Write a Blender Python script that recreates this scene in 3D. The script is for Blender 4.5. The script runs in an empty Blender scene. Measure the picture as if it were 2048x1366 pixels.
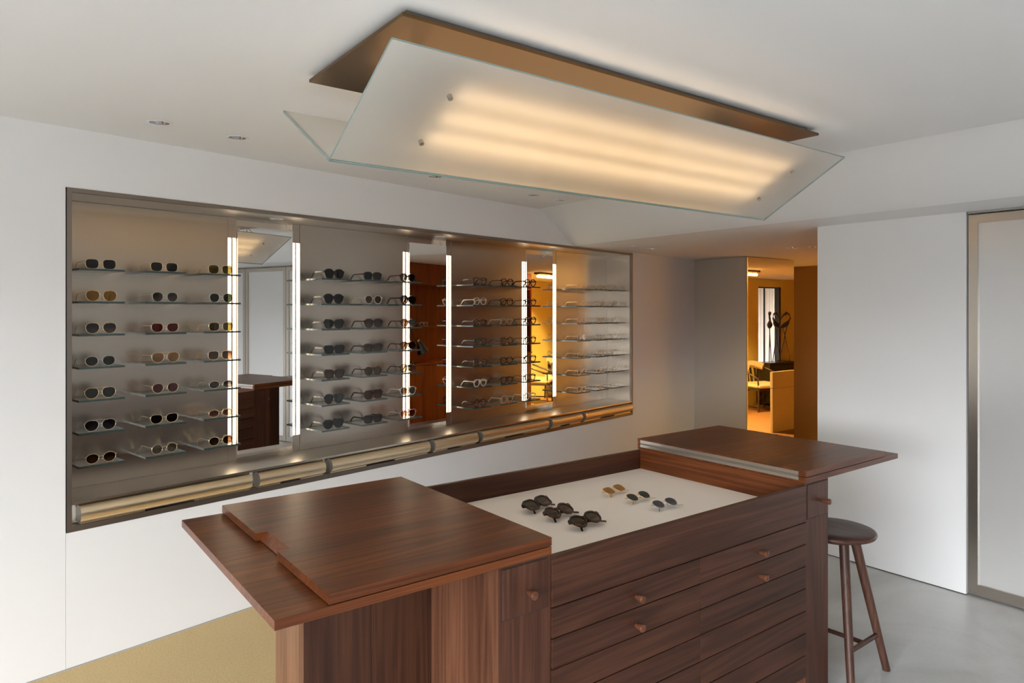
import bpy, bmesh, math, random
from mathutils import Vector, Matrix
R = random.Random(7)
SC = bpy.context.scene
COL = SC.collection
PI = math.pi
YAW = 0.9241                       # camera heading, from the island's long axis
A = 0.9241 - 0.7267                # heading of the display wall
D0 = 3.657                         # distance of the display wall from the camera foot
EYE = 1.657
# ------------------------------------------------------------------ camera, sky, daylight, exposure
cam = bpy.data.objects.new('camera', bpy.data.cameras.new('camera'))
COL.objects.link(cam)
cam.location = (0, 0, EYE)
cam.rotation_euler = (PI / 2, 0, YAW - PI / 2)
cam.data.sensor_width = 36
cam.data.lens = 1384.37 / 2048 * 36
cam.data.shift_y = -61 / 2048
cam.data.clip_start = 0.02
SC.camera = cam
SC.view_settings.view_transform = 'Standard'
SC.view_settings.look = 'None'
SC.view_settings.gamma = 1
SC.view_settings.use_curve_mapping = False
SC.view_settings.exposure = 0.0
SC.cycles.max_bounces = 10
SC.cycles.diffuse_bounces = 6
SC.cycles.glossy_bounces = 6
SC.cycles.transmission_bounces = 8
SC.cycles.transparent_max_bounces = 24
SC.cycles.caustics_reflective = True
SC.cycles.sample_clamp_indirect = 6
SC.cycles.use_denoising = True
SKY = 32.0
world = bpy.data.worlds.new('sky')
SC.world = world
world.use_nodes = True
nt = world.node_tree
bg = nt.nodes['Background']
tc = nt.nodes.new('ShaderNodeTexCoord')
sx = nt.nodes.new('ShaderNodeSeparateXYZ')
rp = nt.nodes.new('ShaderNodeValToRGB')
mr = nt.nodes.new('ShaderNodeMapRange')
mr.inputs[1].default_value = -1; mr.inputs[2].default_value = 1
nt.links.new(tc.outputs['Generated'], sx.inputs[0])
nt.links.new(sx.outputs['Z'], mr.inputs[0])
nt.links.new(mr.outputs[0], rp.inputs[0])
e = rp.color_ramp.elements
e[0].position = 0.499; e[0].color = (0.028, 0.028, 0.027, 1)      # dark paving below the horizon
e[1].position = 1.0; e[1].color = (0.925, 0.96, 1.0, 1)          # bright even overcast above it
h_ = e.new(0.53); h_.color = (0.915, 0.955, 1.0, 1)
nt.links.new(rp.outputs[0], bg.inputs[0])
bg.inputs[1].default_value = SKY
# storefront opening beside and behind the camera: Y from WY0 to WY1, Z from WZ0 to WZ1 in the plane X = SIDE
FRONT, SIDE = -2.2, -2.75
WY0, WY1, WZ0, WZ1 = -2.1, 1.0, 0.08, 2.08
pl = bpy.data.lights.new('daylight', 'AREA')
pl.shape = 'RECTANGLE'; pl.size = WZ1 - WZ0; pl.size_y = WY1 - WY0
pl.cycles.is_portal = True
po = bpy.data.objects.new('daylight', pl); COL.objects.link(po)
po.location = (SIDE - 0.13, (WY0 + WY1) / 2, (WZ0 + WZ1) / 2)
po.rotation_euler = (0, -PI / 2, 0)

# ------------------------------------------------------------------ materials
def lin(h):
    r = []
    for i in (0, 2, 4):
        v = int(h[i:i + 2], 16) / 255
        r.append(v / 12.92 if v <= 0.04045 else ((v + 0.055) / 1.055) ** 2.4)
    return tuple(r) + (1,)

def newmat(name):
    m = bpy.data.materials.new(name); m.use_nodes = True
    t = m.node_tree; b = t.nodes['Principled BSDF']
    return m, t, b

def N(t, kind, **kw):
    n = t.nodes.new(kind)
    for k, v in kw.items():
        setattr(n, k, v)
    return n

def L(t, a, b): t.links.new(a, b)

def plain(name, col, rough=0.5, metal=0.0, spec=0.5, noise=0.0, nscale=8.0, bump=0.0):
    m, t, b = newmat(name)
    b.inputs['Base Color'].default_value = col
    b.inputs['Roughness'].default_value = rough
    b.inputs['Metallic'].default_value = metal
    b.inputs['Specular IOR Level'].default_value = spec
    if noise or bump:
        tc = N(t, 'ShaderNodeTexCoord'); no = N(t, 'ShaderNodeTexNoise')
        no.inputs['Scale'].default_value = nscale; no.inputs['Detail'].default_value = 5
        L(t, tc.outputs['Object'], no.inputs['Vector'])
        if noise:
            mx = N(t, 'ShaderNodeMix', data_type='RGBA')
            mx.inputs[6].default_value = tuple(c * (1 - noise) for c in col[:3]) + (1,)
            mx.inputs[7].default_value = tuple(min(1, c * (1 + noise)) for c in col[:3]) + (1,)
            L(t, no.outputs['Fac'], mx.inputs[0]); L(t, mx.outputs[2], b.inputs['Base Color'])
        if bump:
            bu = N(t, 'ShaderNodeBump'); bu.inputs['Strength'].default_value = bump; bu.inputs['Distance'].default_value = 0.002
            L(t, no.outputs['Fac'], bu.inputs['Height']); L(t, bu.outputs[0], b.inputs['Normal'])
    return m

def emit(name, col, strength):
    m, t, b = newmat(name)
    b.inputs['Base Color'].default_value = (0.8, 0.8, 0.78, 1)
    b.inputs['Emission Color'].default_value = col
    b.inputs['Emission Strength'].default_value = strength
    return m

def brushed(name, col, rough, axis, amount=0.02, scale=900):
    """metal with fine brush lines running along axis 0/1/2 of the object"""
    m, t, b = newmat(name)
    b.inputs['Metallic'].default_value = 1.0
    tc = N(t, 'ShaderNodeTexCoord'); mp = N(t, 'ShaderNodeMapping')
    s = [scale * 0.4] * 3; s[axis] = 1.5
    mp.inputs['Scale'].default_value = s
    no = N(t, 'ShaderNodeTexNoise'); no.inputs['Scale'].default_value = 1.0; no.inputs['Detail'].default_value = 2
    L(t, tc.outputs['Object'], mp.inputs['Vector']); L(t, mp.outputs[0], no.inputs['Vector'])
    mx = N(t, 'ShaderNodeMix', data_type='RGBA')
    mx.inputs[6].default_value = tuple(c * (1 - amount * .5) for c in col[:3]) + (1,)
    mx.inputs[7].default_value = tuple(c * (1 + amount * .5) for c in col[:3]) + (1,)
    L(t, no.outputs['Fac'], mx.inputs[0]); L(t, mx.outputs[2], b.inputs['Base Color'])
    mrr = N(t, 'ShaderNodeMapRange')
    mrr.inputs[3].default_value = rough * 0.99; mrr.inputs[4].default_value = rough * 1.01
    L(t, no.outputs['Fac'], mrr.inputs[0]); L(t, mrr.outputs[0], b.inputs['Roughness'])
    b.inputs['Anisotropic'].default_value = 0.0
    return m

def walnut(name, axis, dark='2E170E', mid='603217', light='874F28', rough=0.40):
    """walnut whose grain runs along axis 0/1/2; every object gets its own piece of the figure"""
    m, t, b = newmat(name)
    tc = N(t, 'ShaderNodeTexCoord'); oi = N(t, 'ShaderNodeObjectInfo')
    ad = N(t, 'ShaderNodeVectorMath', operation='ADD')
    mu = N(t, 'ShaderNodeVectorMath', operation='SCALE'); mu.inputs['Scale'].default_value = 37.0
    cv = N(t, 'ShaderNodeCombineXYZ')
    for i in range(3): L(t, oi.outputs['Random'], cv.inputs[i])
    L(t, cv.outputs[0], mu.inputs[0]); L(t, mu.outputs[0], ad.inputs[1]); L(t, tc.outputs['Object'], ad.inputs[0])
    def mapped(al, ac):
        mp = N(t, 'ShaderNodeMapping'); s = [ac] * 3; s[axis] = al
        mp.inputs['Scale'].default_value = s; L(t, ad.outputs[0], mp.inputs['Vector']); return mp.outputs[0]
    fig = N(t, 'ShaderNodeTexNoise'); fig.inputs['Scale'].default_value = 1; fig.inputs['Detail'].default_value = 2.5; fig.inputs['Roughness'].default_value = 0.45
    L(t, mapped(0.42, 8.0), fig.inputs['Vector'])
    sn = N(t, 'ShaderNodeMath', operation='MULTIPLY'); sn.inputs[1].default_value = 70
    L(t, fig.outputs['Fac'], sn.inputs[0])
    si = N(t, 'ShaderNodeMath', operation='SINE'); L(t, sn.outputs[0], si.inputs[0])
    s01 = N(t, 'ShaderNodeMapRange'); s01.inputs[1].default_value = -1; s01.inputs[2].default_value = 1
    L(t, si.outputs[0], s01.inputs[0])
    fib = N(t, 'ShaderNodeTexNoise'); fib.inputs['Scale'].default_value = 1; fib.inputs['Detail'].default_value = 3
    L(t, mapped(3.0, 230), fib.inputs['Vector'])
    bro = N(t, 'ShaderNodeTexNoise'); bro.inputs['Scale'].default_value = 1; bro.inputs['Detail'].default_value = 1
    L(t, mapped(0.45, 7.0), bro.inputs['Vector'])
    def wsum(a, wa, b2, wb):
        x = N(t, 'ShaderNodeMath', operation='MULTIPLY'); x.inputs[1].default_value = wa; L(t, a, x.inputs[0])
        y = N(t, 'ShaderNodeMath', operation='MULTIPLY_ADD'); y.inputs[1].default_value = wb; L(t, b2, y.inputs[0]); L(t, x.outputs[0], y.inputs[2])
        return y.outputs[0]
    v = wsum(s01.outputs[0], 0.15, fib.outputs['Fac'], 0.45)
    v = wsum(v, 1.0, bro.outputs['Fac'], 0.42)
    cr = N(t, 'ShaderNodeValToRGB'); L(t, v, cr.inputs[0])
    el = cr.color_ramp.elements
    el[0].position = 0.25; el[0].color = lin(dark); el[1].position = 0.85; el[1].color = lin(light)
    q = el.new(0.52); q.color = lin(mid)
    L(t, cr.outputs[0], b.inputs['Base Color'])
    b.inputs['Roughness'].default_value = rough
    b.inputs['Specular IOR Level'].default_value = 0.27
    bu = N(t, 'ShaderNodeBump'); bu.inputs['Strength'].default_value = 0.08; bu.inputs['Distance'].default_value = 0.001
    L(t, fib.outputs['Fac'], bu.inputs['Height']); L(t, bu.outputs[0], b.inputs['Normal'])
    return m

def thin_clear(name, tint, gloss_rough=0.0, ior=1.5, grad=None, both=True):
    """clear or tinted sheet: lets light straight through, reflects like glass (tint is for the two faces together)"""
    tint = tuple(c ** 0.85 for c in tint[:3]) + (1,)
    if grad: grad = tuple(c ** 0.8 for c in grad[:3]) + (1,)
    m, t, b = newmat(name); t.nodes.remove(b)
    out = t.nodes['Material Output']
    tr = N(t, 'ShaderNodeBsdfTransparent'); tr.inputs[0].default_value = tint
    gl = N(t, 'ShaderNodeBsdfGlossy'); gl.inputs['Roughness'].default_value = gloss_rough
    gl.inputs['Color'].default_value = (0.95, 0.95, 0.95, 1)
    fr = N(t, 'ShaderNodeFresnel'); ge = N(t, 'ShaderNodeNewGeometry'); io = N(t, 'ShaderNodeMapRange')
    io.inputs[3].default_value = ior; io.inputs[4].default_value = 1 / ior      # rays leave the sheet as they entered it
    L(t, ge.outputs['Backfacing'], io.inputs[0]); L(t, io.outputs[0], fr.inputs[0])
    mx = N(t, 'ShaderNodeMixShader')
    L(t, fr.outputs[0], mx.inputs[0]); L(t, tr.outputs[0], mx.inputs[1]); L(t, gl.outputs[0], mx.inputs[2])
    L(t, mx.outputs[0], out.inputs['Surface'])
    if grad:
        tc = N(t, 'ShaderNodeTexCoord'); sp = N(t, 'ShaderNodeSeparateXYZ'); r2 = N(t, 'ShaderNodeValToRGB')
        L(t, tc.outputs['Generated'], sp.inputs[0]); L(t, sp.outputs['Z'], r2.inputs[0])
        r2.color_ramp.elements[0].position = 0.05; r2.color_ramp.elements[0].color = grad
        r2.color_ramp.elements[1].position = 0.85; r2.color_ramp.elements[1].color = tint
        L(t, r2.outputs[0], tr.inputs[0])
    return m

M = {}
M['wall'] = plain('white wall paint', (0.80, 0.80, 0.80, 1), 0.6, noise=0.012, nscale=3, bump=0.02)
M['ceiling'] = plain('white ceiling paint', (0.82, 0.82, 0.815, 1), 0.7, noise=0.01, nscale=2)
M['grey_trim'] = plain('grey metal edge', (0.35, 0.34, 0.32, 1), 0.5)
M['black'] = plain('black lacquer', (0.012, 0.011, 0.011, 1), 0.3)
M['shadowgap'] = plain('dark shadow gap', (0.02, 0.018, 0.016, 1), 0.8)
STEEL = (0.50, 0.45, 0.395, 1)
M['steel_x'] = brushed('brushed steel along', (0.70, 0.635, 0.555, 1), 0.30, 0)
M['steel_z'] = brushed('brushed steel upright', (0.50, 0.448, 0.392, 1), 0.27, 2)
M['frame'] = brushed('dark bronzed steel', (0.27, 0.235, 0.21, 1), 0.42, 0)
M['bar'] = brushed('satin steel tube', (0.93, 0.79, 0.57, 1), 0.33, 0, 0.02)
M['cap'] = plain('satin steel cap', (0.74, 0.72, 0.68, 1), 0.42, 1.0)
M['drawerface'] = plain('satin steel drawer face', (0.56, 0.53, 0.49, 1), 0.4, 1.0)
M['plate'] = brushed('bronze ceiling plate', (0.165, 0.098, 0.045, 1), 0.33, 0, 0.05)
M['mirror'] = plain('silver mirror', (0.86, 0.86, 0.85, 1), 0.0, 1.0)
M['tinted'] = plain('bronze tinted mirror', (0.58, 0.50, 0.42, 1), 0.0, 1.0)
M['chrome'] = plain('polished chrome', (0.75, 0.75, 0.76, 1), 0.08, 1.0)
M['nickel'] = plain('nickel', (0.55, 0.53, 0.49, 1), 0.3, 1.0)
M['shelf'] = thin_clear('shelf glass', (0.93, 0.97, 0.96, 1))
M['shelf_edge'] = plain('green cut glass edge', (0.035, 0.055, 0.052, 1), 0.12, spec=0.8)
M['led'] = emit('lit diffuser', (1.0, 0.84, 0.60, 1), 7.5)
M['tube'] = emit('lit warm tube', (1.0, 0.64, 0.31, 1), 3.2)
M['backtube'] = emit('lit amber tube', (1.0, 0.60, 0.22, 1), 24.0)
M['wx'] = walnut('walnut grain along length', 0, rough=0.33)
M['wf'] = walnut('walnut drawer fronts', 0, '24130D', '432619', '5E3B2A')
M['wc'] = walnut('walnut side cabinets', 2, '2A170F', '4A2B1E', '64402E')
M['wy'] = walnut('walnut grain across', 1)
M['wz'] = walnut('walnut grain upright', 2, '20110B', '3A2116', '52321F')  # spine walnut, darkened to carry the shade under slab and lid
M['wzl'] = walnut('walnut upright side', 2, '3A2218', '5A3827', '785039')  # paler walnut that carries the daylight on window-facing sides
M['redwood'] = walnut('red brown cabinet wood', 2, '4A1A08', '74300E', '8E4318', 0.4)
M['knob'] = walnut('turned walnut', 1, '42261A', '603A27', '7A4C33', 0.3)
M['stool'] = walnut('dark walnut stool', 2, '2E1B15', '4A3026', '634436', 0.42)
M['felt'] = plain('cream tray lining', (0.86, 0.81, 0.75, 1), 0.85, noise=0.02, nscale=300, bump=0.1)
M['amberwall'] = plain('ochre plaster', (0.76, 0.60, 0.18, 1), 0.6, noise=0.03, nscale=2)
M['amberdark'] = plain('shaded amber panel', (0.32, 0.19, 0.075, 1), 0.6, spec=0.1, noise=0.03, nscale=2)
M['creamwall'] = plain('cream panel', (0.50, 0.45, 0.385, 1), 0.5)
M['upholstery'] = plain('cream upholstery', (0.66, 0.55, 0.38, 1), 0.9, noise=0.05, nscale=60)
M['darkwood'] = plain('dark bentwood', (0.035, 0.018, 0.012, 1), 0.35)
M['brownfloor'] = plain('orange brown boards', (0.20, 0.09, 0.032, 1), 0.45, noise=0.1, nscale=3)
M['darklens'] = plain('dark lamp glass', (0.02, 0.02, 0.02, 1), 0.1)
M['backlens'] = emit('lit lamp glass', (1.0, 0.65, 0.3, 1), 3.0)
M['brass'] = plain('brass', (0.75, 0.52, 0.24, 1), 0.25, 1.0)

def frosted():
    m, t, b = newmat('frosted glass face'); t.nodes.remove(b); out = t.nodes['Material Output']
    tl = N(t, 'ShaderNodeBsdfTranslucent'); tl.inputs[0].default_value = (0.92, 0.91, 0.88, 1)
    df = N(t, 'ShaderNodeBsdfDiffuse'); df.inputs[0].default_value = (0.80, 0.81, 0.80, 1)
    tr = N(t, 'ShaderNodeBsdfTransparent'); tr.inputs[0].default_value = (0.9, 0.92, 0.9, 1)
    m1 = N(t, 'ShaderNodeMixShader'); m1.inputs[0].default_value = 0.18
    L(t, tl.outputs[0], m1.inputs[1]); L(t, df.outputs[0], m1.inputs[2])
    m2 = N(t, 'ShaderNodeMixShader'); m2.inputs[0].default_value = 0.0
    L(t, m1.outputs[0], m2.inputs[1]); L(t, tr.outputs[0], m2.inputs[2])
    L(t, m2.outputs[0], out.inputs['Surface']); return m
M['frost'] = frosted()
M['clearface'] = thin_clear('smooth glass face', (0.97, 0.985, 0.98, 1), 0.12)
M['glass_edge'] = plain('pale green glass edge', (0.26, 0.36, 0.34, 1), 0.2)

def satin_door():
    m, t, b = newmat('satin glass door pane')
    b.inputs['Base Color'].default_value = (0.54, 0.53, 0.515, 1)
    b.inputs['Roughness'].default_value = 0.24
    b.inputs['Specular IOR Level'].default_value = 1.0
    b.inputs['IOR'].default_value = 2.1
    return m
M['satin'] = satin_door()

def concrete():
    m, t, b = newmat('polished concrete')
    tc = N(t, 'ShaderNodeTexCoord'); n1 = N(t, 'ShaderNodeTexNoise'); n2 = N(t, 'ShaderNodeTexNoise')
    n1.inputs['Scale'].default_value = 1.6; n1.inputs['Detail'].default_value = 6; n1.inputs['Distortion'].default_value = 0.8
    n2.inputs['Scale'].default_value = 60; n2.inputs['Detail'].default_value = 4
    L(t, tc.outputs['Object'], n1.inputs['Vector']); L(t, tc.outputs['Object'], n2.inputs['Vector'])
    ad = N(t, 'ShaderNodeMath', operation='MULTIPLY_ADD'); ad.inputs[1].default_value = 0.16
    L(t, n2.outputs['Fac'], ad.inputs[0]); L(t, n1.outputs['Fac'], ad.inputs[2])
    cr = N(t, 'ShaderNodeValToRGB'); L(t, ad.outputs[0], cr.inputs[0])
    el = cr.color_ramp.elements
    el[0].position = 0.35; el[0].color = (0.42, 0.42, 0.40, 1); el[1].position = 0.8; el[1].color = (0.64, 0.645, 0.64, 1)
    L(t, cr.outputs[0], b.inputs['Base Color']); b.inputs['Roughness'].default_value = 0.32
    return m
M['concrete'] = concrete()

def sisal():
    m, t, b = newmat('woven sisal')
    tc = N(t, 'ShaderNodeTexCoord')
    mp = N(t, 'ShaderNodeMapping'); mp.inputs['Rotation'].default_value = (0, 0, A)
    L(t, tc.outputs['Object'], mp.inputs['Vector'])
    w1 = N(t, 'ShaderNodeTexWave', bands_direction='X'); w1.inputs['Scale'].default_value = 85; w1.inputs['Distortion'].default_value = 1.5; w1.inputs['Detail'].default_value = 2
    w2 = N(t, 'ShaderNodeTexWave', bands_direction='Y'); w2.inputs['Scale'].default_value = 60; w2.inputs['Distortion'].default_value = 1.5; w2.inputs['Detail'].default_value = 2
    no = N(t, 'ShaderNodeTexNoise'); no.inputs['Scale'].default_value = 110; no.inputs['Detail'].default_value = 3
    for w in (w1, w2, no): L(t, mp.outputs[0], w.inputs['Vector'])
    mu = N(t, 'ShaderNodeMath', operation='MULTIPLY'); L(t, w1.outputs['Fac'], mu.inputs[0]); L(t, w2.outputs['Fac'], mu.inputs[1])
    hf = N(t, 'ShaderNodeMath', operation='MULTIPLY'); hf.inputs[1].default_value = 0.7; L(t, no.outputs['Fac'], hf.inputs[0])
    av = N(t, 'ShaderNodeMath', operation='MULTIPLY_ADD'); av.inputs[1].default_value = 0.75
    L(t, mu.outputs[0], av.inputs[0]); L(t, hf.outputs[0], av.inputs[2])
    cr = N(t, 'ShaderNodeValToRGB'); L(t, av.outputs[0], cr.inputs[0])
    el = cr.color_ramp.elements
    el[0].position = 0.2; el[0].color = (0.52, 0.345, 0.14, 1); el[1].position = 0.95; el[1].color = (0.86, 0.69, 0.39, 1)
    L(t, cr.outputs[0], b.inputs['Base Color']); b.inputs['Roughness'].default_value = 0.9
    bu = N(t, 'ShaderNodeBump'); bu.inputs['Strength'].default_value = 0.6; bu.inputs['Distance'].default_value = 0.003
    L(t, mu.outputs[0], bu.inputs['Height']); L(t, bu.outputs[0], b.inputs['Normal'])
    return m
M['sisal'] = sisal()

def tortoise(name, a, b2):
    m, t, b = newmat(name)
    tc = N(t, 'ShaderNodeTexCoord'); no = N(t, 'ShaderNodeTexNoise'); no.inputs['Scale'].default_value = 90; no.inputs['Detail'].default_value = 2
    L(t, tc.outputs['Object'], no.inputs['Vector'])
    cr = N(t, 'ShaderNodeValToRGB'); L(t, no.outputs['Fac'], cr.inputs[0])
    el = cr.color_ramp.elements; el[0].position = 0.48; el[0].color = lin(a); el[1].position = 0.66; el[1].color = lin(b2)
    L(t, cr.outputs[0], b.inputs['Base Color']); b.inputs['Roughness'].default_value = 0.15
    return m
FR = {  # frame materials
    'gold': plain('pale gold wire', (0.90, 0.71, 0.45, 1), 0.2, 1.0),
    'silver': plain('silver wire', (0.70, 0.69, 0.66, 1), 0.22, 1.0),
    'black': plain('black acetate', (0.010, 0.009, 0.009, 1), 0.15),
    'charcoal': plain('charcoal acetate', (0.035, 0.033, 0.032, 1), 0.18),
    'tortoise': tortoise('tortoise acetate', '1A0C08', '5A2E14'),
    'dark brown': plain('dark brown acetate', (0.030, 0.015, 0.010, 1), 0.15),
    'burgundy': tortoise('burgundy acetate', '2A0A0C', '55201A'),
    'crystal': plain('crystal acetate', (0.80, 0.74, 0.66, 1), 0.08, spec=0.8),
    'champagne': plain('champagne acetate', (0.62, 0.46, 0.30, 1), 0.1, spec=0.7),
    'pink': plain('pink acetate', (0.66, 0.42, 0.38, 1), 0.1, spec=0.7),
}
for k in ('crystal', 'champagne', 'pink'):
    FR[k].node_tree.nodes['Principled BSDF'].inputs['Transmission Weight'].default_value = 0.55
LN = {  # lens materials
    'black': thin_clear('black lens', (0.045, 0.045, 0.05, 1)),
    'dark green': thin_clear('dark green lens', (0.085, 0.10, 0.065, 1)),
    'amber': thin_clear('amber lens', (0.58, 0.38, 0.06, 1)),
    'olive': thin_clear('olive lens', (0.24, 0.21, 0.09, 1)),
    'brown': thin_clear('brown lens', (0.15, 0.09, 0.06, 1), grad=(0.36, 0.25, 0.16, 1)),
    'grey': thin_clear('grey lens', (0.11, 0.10, 0.105, 1), grad=(0.34, 0.30, 0.28, 1)),
    'burgundy': thin_clear('burgundy lens', (0.32, 0.05, 0.05, 1)),
    'blue grey': thin_clear('blue grey lens', (0.10, 0.105, 0.14, 1), grad=(0.30, 0.30, 0.35, 1)),
    'tan': thin_clear('tan lens', (0.62, 0.45, 0.30, 1)),
    'pale grey': thin_clear('pale grey lens', (0.62, 0.60, 0.58, 1)),
    'rose': thin_clear('rose lens', (0.50, 0.28, 0.25, 1), grad=(0.75, 0.52, 0.45, 1)),
    'olive brown': thin_clear('olive brown lens', (0.16, 0.16, 0.10, 1), grad=(0.40, 0.27, 0.13, 1)),
    'clear': thin_clear('clear lens', (0.96, 0.96, 0.96, 1)),
}

# ------------------------------------------------------------------ mesh helpers
class MB:
    """collects shapes, links them as ONE mesh object"""
    def __init__(s, off=(0, 0, 0)):
        s.v = []; s.f = []; s.mi = []; s.sm = []; s.off = Vector(off)
    def add(s, vs, fs, mi=0, smooth=False):
        b = len(s.v)
        s.v += [tuple(Vector(p) - s.off) for p in vs]
        for i, f in enumerate(fs):
            s.f.append([b + k for k in f]); s.mi.append(mi[i] if isinstance(mi, (list, tuple)) else mi); s.sm.append(smooth)
        return s
    def box(s, x0, x1, y0, y1, z0, z1, mi=0):
        """face order for a list of mi: bottom, top, y0, x1, y1, x0"""
        v = [(x0, y0, z0), (x1, y0, z0), (x1, y1, z0), (x0, y1, z0), (x0, y0, z1), (x1, y0, z1), (x1, y1, z1), (x0, y1, z1)]
        f = [(0, 3, 2, 1), (4, 5, 6, 7), (0, 1, 5, 4), (1, 2, 6, 5), (2, 3, 7, 6), (3, 0, 4, 7)]
        return s.add(v, f, mi)
    def tube(s, pts, r, n=8, mi=0, caps=True, flat=None, up=(0, 0, 1)):
        """swept tube; r number or list; flat=(a,b): rectangle half sizes (side, up)"""
        P = [Vector(p) for p in pts]; rings = []
        if not isinstance(r, (list, tuple)): r = [r] * len(P)
        u0 = Vector(up)
        for i, p in enumerate(P):
            d = (P[min(i + 1, len(P) - 1)] - P[max(i - 1, 0)]).normalized()
            a = d.cross(u0)
            if a.length < 1e-4: a = d.cross(Vector((1, 0, 0)))
            a.normalize(); b = a.cross(d)
            if flat:
                w, h = flat
                rings.append([p + a * w + b * h, p - a * w + b * h, p - a * w - b * h, p + a * w - b * h])
            else:
                rings.append([p + (a * math.cos(2 * PI * k / n) + b * math.sin(2 * PI * k / n)) * r[i] for k in range(n)])
        m = len(rings[0]); vs = [q for g in rings for q in g]; fs = []
        for i in range(len(rings) - 1):
            for k in range(m):
                fs.append((i * m + k, i * m + (k + 1) % m, (i + 1) * m + (k + 1) % m, (i + 1) * m + k))
        s.add(vs, fs, mi, not flat)
        if caps:
            s.add(rings[0], [tuple(range(m))], mi); s.add(rings[-1], [tuple(reversed(range(m)))], mi)
        return s
    def lathe(s, prof, n=32, c=(0, 0, 0), mi=0, axis='z'):
        vs = []; fs = []
        for r, h in prof:
            for k in range(n):
                a = 2 * PI * k / n; p = (r * math.cos(a), r * math.sin(a), h)
                if axis == '-y': p = (p[0], -p[2], p[1])
                vs.append((p[0] + c[0], p[1] + c[1], p[2] + c[2]))
        for i in range(len(prof) - 1):
            for k in range(n):
                fs.append((i * n + k, i * n + (k + 1) % n, (i + 1) * n + (k + 1) % n, (i + 1) * n + k))
        return s.add(vs, fs, mi, True)
    def prism(s, poly, a0, a1, axis='x', mi=0):
        """polygon in the plane across axis, extruded from a0 to a1"""
        def P(p, a):
            return (a, p[0], p[1]) if axis == 'x' else ((p[0], a, p[1]) if axis == 'y' else (p[0], p[1], a))
        n = len(poly); vs = [P(p, a0) for p in poly] + [P(p, a1) for p in poly]
        fs = [tuple(range(n)), tuple(reversed(range(n, 2 * n)))] + [(k, n + k, n + (k + 1) % n, (k + 1) % n) for k in range(n)]
        return s.add(vs, fs, mi)
    def mesh(s, name, mats):
        me = bpy.data.meshes.new(name)
        me.from_pydata(s.v, [], s.f)
        for m in mats: me.materials.append(m)
        for p, i, q in zip(me.polygons, s.mi, s.sm): p.material_index = i; p.use_smooth = q
        bm = bmesh.new(); bm.from_mesh(me); bmesh.ops.recalc_face_normals(bm, faces=bm.faces); bm.to_mesh(me); bm.free()
        return me
    def build(s, name, mat, parent=None, bevel=0.0, seg=2):
        mats = mat if isinstance(mat, (list, tuple)) else [mat]
        o = bpy.data.objects.new(name, s.mesh(name, mats)); COL.objects.link(o)
        if parent is not None: o.parent = parent
        if bevel:
            md = o.modifiers.new('edge', 'BEVEL'); md.width = bevel; md.segments = seg; md.limit_method = 'ANGLE'; md.angle_limit = 0.6
            md.harden_normals = False
        return o

def thing(name, label, cat, loc=(0, 0, 0), rz=0.0, group=None):
    o = bpy.data.objects.new(name, None); COL.objects.link(o)
    o.location = loc; o.rotation_euler = (0, 0, rz); o.empty_display_size = 0.05
    o['label'] = label; o['category'] = cat
    if group: o['group'] = group
    return o

def struct(o, label=None):
    o['kind'] = 'structure'
    if label: o['label'] = label
    return o

def Wp(s, d, z=0.0):
    return (s * math.cos(A) - d * math.sin(A), s * math.sin(A) + d * math.cos(A), z)

def on_wall(o):
    o.rotation_euler = (0, 0, A); return o

# ------------------------------------------------------------------ the room shell
ZC, ZL = 2.505, 2.235
RX = 4.545
struct(MB().box(1.9005, RX + 0.1, -2.4, 5.0, -0.1, 0).box(SIDE - 0.1, 1.9005, -2.4, 1.8995, -0.1, 0).box(SIDE - 0.1, -1.2005, 1.8995, 4.0, -0.1, 0).build('floor', M['concrete']), 'grey polished concrete floor beyond the island')
struct(MB().box(RX + 0.1, 13.0, -0.5, 6.6, -0.1, 0).build('floor', M['brownfloor']), 'orange brown floor of the warm back room')
wy_ = lambda x: (D0 - 0.004 + x * math.sin(A)) / math.cos(A)
cp = MB().prism([(-1.2, 1.9), (1.9, 1.9), (1.9, wy_(1.9)), (-1.2, wy_(-1.2))], -0.1, 0.0, 'z').build('carpet', M['sisal'])
cp['label'] = 'woven golden sisal carpet under the display wall and island'; cp['category'] = 'carpet'

def ceiling_mesh():
    prof = [(-3.0, ZC), (3.64, ZC)]
    for k in range(1, 49):
        f = k / 48; x = 3.64 + f * 0.50
        prof.append((x, ZC - (ZC - ZL) * (0.62 * f + 0.38 * f * f * (3 - 2 * f))))
    prof += [(13.0, ZL), (13.0, 2.80), (-3.0, 2.80)]
    return MB().prism(prof, -2.5, 6.8, 'y')
HOLES = [(0.611, 3.441, ZC), (0.968, 3.508, ZC), (2.242, 3.775, ZC), (3.177, 3.941, ZC), (3.479, 3.999, ZC), (4.55, 4.247, ZL), (4.90, 4.334, ZL),
         (5.83, 3.49, ZL), (5.90, 3.32, ZL), (8.2, 2.2, ZL), (9.4, 2.1, ZL), (10.6, 2.6, ZL)]
def ceiling():
    o = ceiling_mesh().build('ceiling', M['ceiling'])
    cut = MB()
    for x, y, z in HOLES:
        n = 32; ring = [(0.045 * math.cos(2 * PI * k / n), 0.045 * math.sin(2 * PI * k / n)) for k in range(n)]
        cut.prism([(x + p, y + q) for p, q in ring], z - 0.02, z + 0.10, 'z')
    c = cut.build('cutter', M['ceiling'])
    md = o.modifiers.new('holes', 'BOOLEAN'); md.object = c; md.operation = 'DIFFERENCE'; md.solver = 'EXACT'
    dg = bpy.context.evaluated_depsgraph_get(); dg.update()
    me = bpy.data.meshes.new_from_object(o.evaluated_get(dg))
    o.modifiers.clear(); o.data = me
    bpy.data.objects.remove(c)
    for p in me.polygons: p.use_smooth = False
    return o
struct(ceiling(), 'white ceiling stepping down in a soft slope')

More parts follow.
